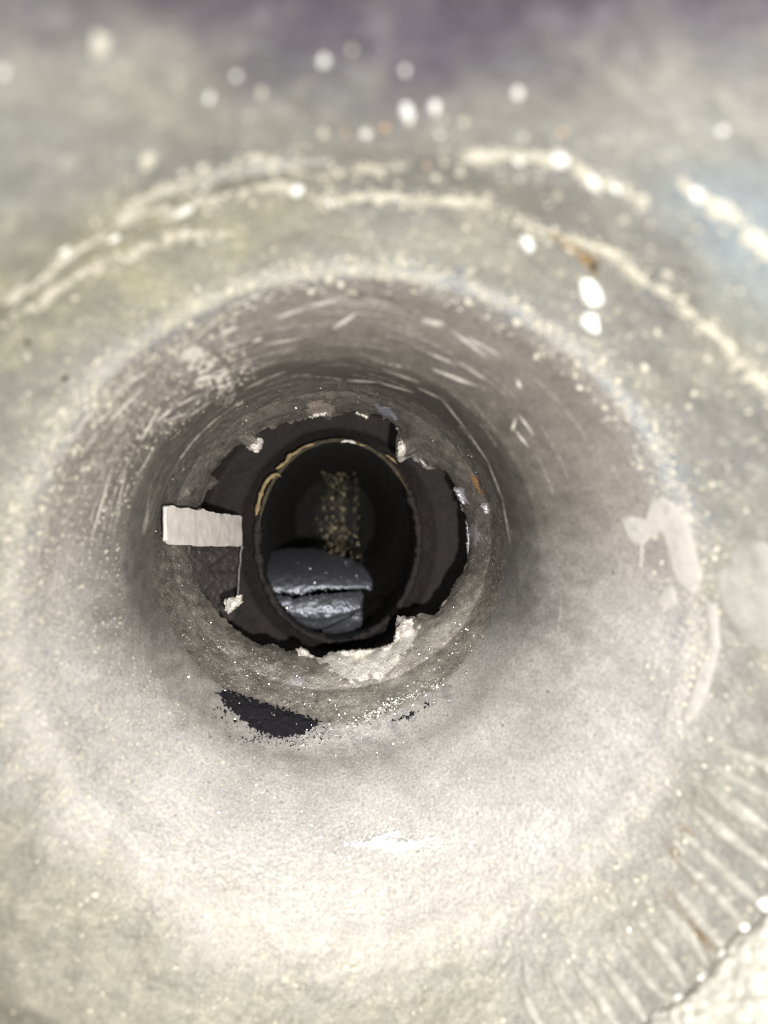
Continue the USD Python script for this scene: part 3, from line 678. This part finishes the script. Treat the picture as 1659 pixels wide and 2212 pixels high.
v, f = grains(c, np.tile([0.05, -1, -0.1], (k, 1)), rng.gamma(2.2, 0.02, k), 0.35, 0.35)
obj('lining_glint', v, f, M_spark, lining, smooth=False, kind='stuff')
# the seam curling across the lower piece
q = C1([(640,1075),(670,1100),(720,1114),(770,1108),(830,1080),(880,1055),(915,1032)])
L = np.r_[0, np.cumsum(np.hypot(*np.diff(q, axis=0).T))]; u = np.linspace(0, L[-1], 60); xy = PchipInterpolator(L, q)(u)
c = P3(xy[:, 0], xy[:, 1], dep_low(xy[:, 0], xy[:, 1]) - 0.02)
v, f = tube3(c, 0.16 * np.sqrt(np.clip(np.minimum(u, L[-1] - u) / 8, 0.05, 1)), 8)
obj('seam', v, f, M_soot, lining)
for x, y, r in [(572,1062,0.55),(545,1060,0.4)]:
    q = C1((x, y)); c = P3(q[0], q[1], dep_low(q[0], q[1]) - 0.05)
    obj('pit', np.array(ico.vertices) * [r * 0.8, r * 0.35, r] + c, np.array(ico.faces), M_soot, lining)

# ---------------------------------------------------------------- bright strap with its dark gusset
strap = thing('metal_strap', 'bright flat metal strap reaching into the hole from the left, dark gusset below', 'strap', P3(188, 526, 97))
nu, nv = 60, 22
u, w = np.meshgrid(np.linspace(0, 1, nu), np.linspace(0, 1, nv), indexing='ij')
dep = 96.5 + 22 * u
X = -27.07 + 4.6 * u + 0.6 * u * u
px = W / 2 + F * X / dep
pyt = np.interp(px, [168, 171, 242], [507, 505.5, 516.2]) + 2.6 * (fbm(np.stack([u * 16, 0 * u, 0 * u], -1), 4, 71) - 0.5) * 2
pyb = np.interp(px, [168, 173, 242], [541, 544.5, 547]) + 1.6 * (fbm(np.stack([u * 14, 0 * u + 9, 0 * u], -1), 3, 72) - 0.5) * 2
front = P3(px, pyt + (pyb - pyt) * w, dep)
front[..., 0] += 0.35 * (fbm(front / 2.0, 2, 73) - 0.5)
th_ = 0.55
backp = front - np.array([th_, 0, 0])
loop = []
for i in range(nu):
    loop.append(np.vstack([front[i], backp[i][::-1]]))
v = np.array(loop).reshape(-1, 3); f = grid_faces(nu, 2 * nv, True)
obj('strap_plate', v, f, M_strap, strap, smooth=50)
# the cut end that faces the lens
e0 = np.vstack([front[0], backp[0][::-1]]); ce = e0.mean(0)
ring1 = ce + (e0 - ce) * 1.04 + np.array([0, 0.2, 0]); ring2 = ce + (e0 - ce) * 0.98 + np.array([0, -0.15, 0]); ring3 = ce + (e0 - ce) * 0.6 + np.array([0, -0.25, 0])
v = np.vstack([ring1, ring2, ring3, ce[None] + [0, -0.27, 0]]); mm = 2 * nv
f = np.vstack([grid_faces(3, mm, True), np.array([(2 * mm + i, 2 * mm + (i + 1) % mm, 3 * mm) for i in range(mm)])])
obj('cut_end', v, f, M_cut, strap, smooth=50)
gd = lambda x, y: 119.0 - 0.16 * (240 - x) + 1.0 * np.clip((y - 560) / 20, -1, 0) ** 2 + 0.8 * sstep(0, 8, (x - 205) + 1.3 * (y - 568)) * sstep(0, 6, 575 - y)
sheet(C1([(120,744),(402,744),(398,800),(390,860),(388,960),(394,1010),(370,1075),(300,1090),(200,1000),(120,850)]), gd, 0.7, 'gusset_plate', M_gusset, strap, rough=0.5, seed=40, ragged=0.4)
q = C1([(404,748),(396,790),(396,820),(390,850),(388,900),(384,960),(382,985)])
xy = PchipInterpolator(np.linspace(0, 1, 7), q)(np.linspace(0, 1, 60))
c = P3(xy[:, 0], xy[:, 1], 117.8)
v, f = tube3(c, 0.12 + 0.16 * fbm(c / 0.8, 2, 75), 8)
obj('gusset_edge', v, f, plain('dull_edge_steel', (0.16, 0.15, 0.155), 0.4, 0.5, 0.4, 2000), strap)
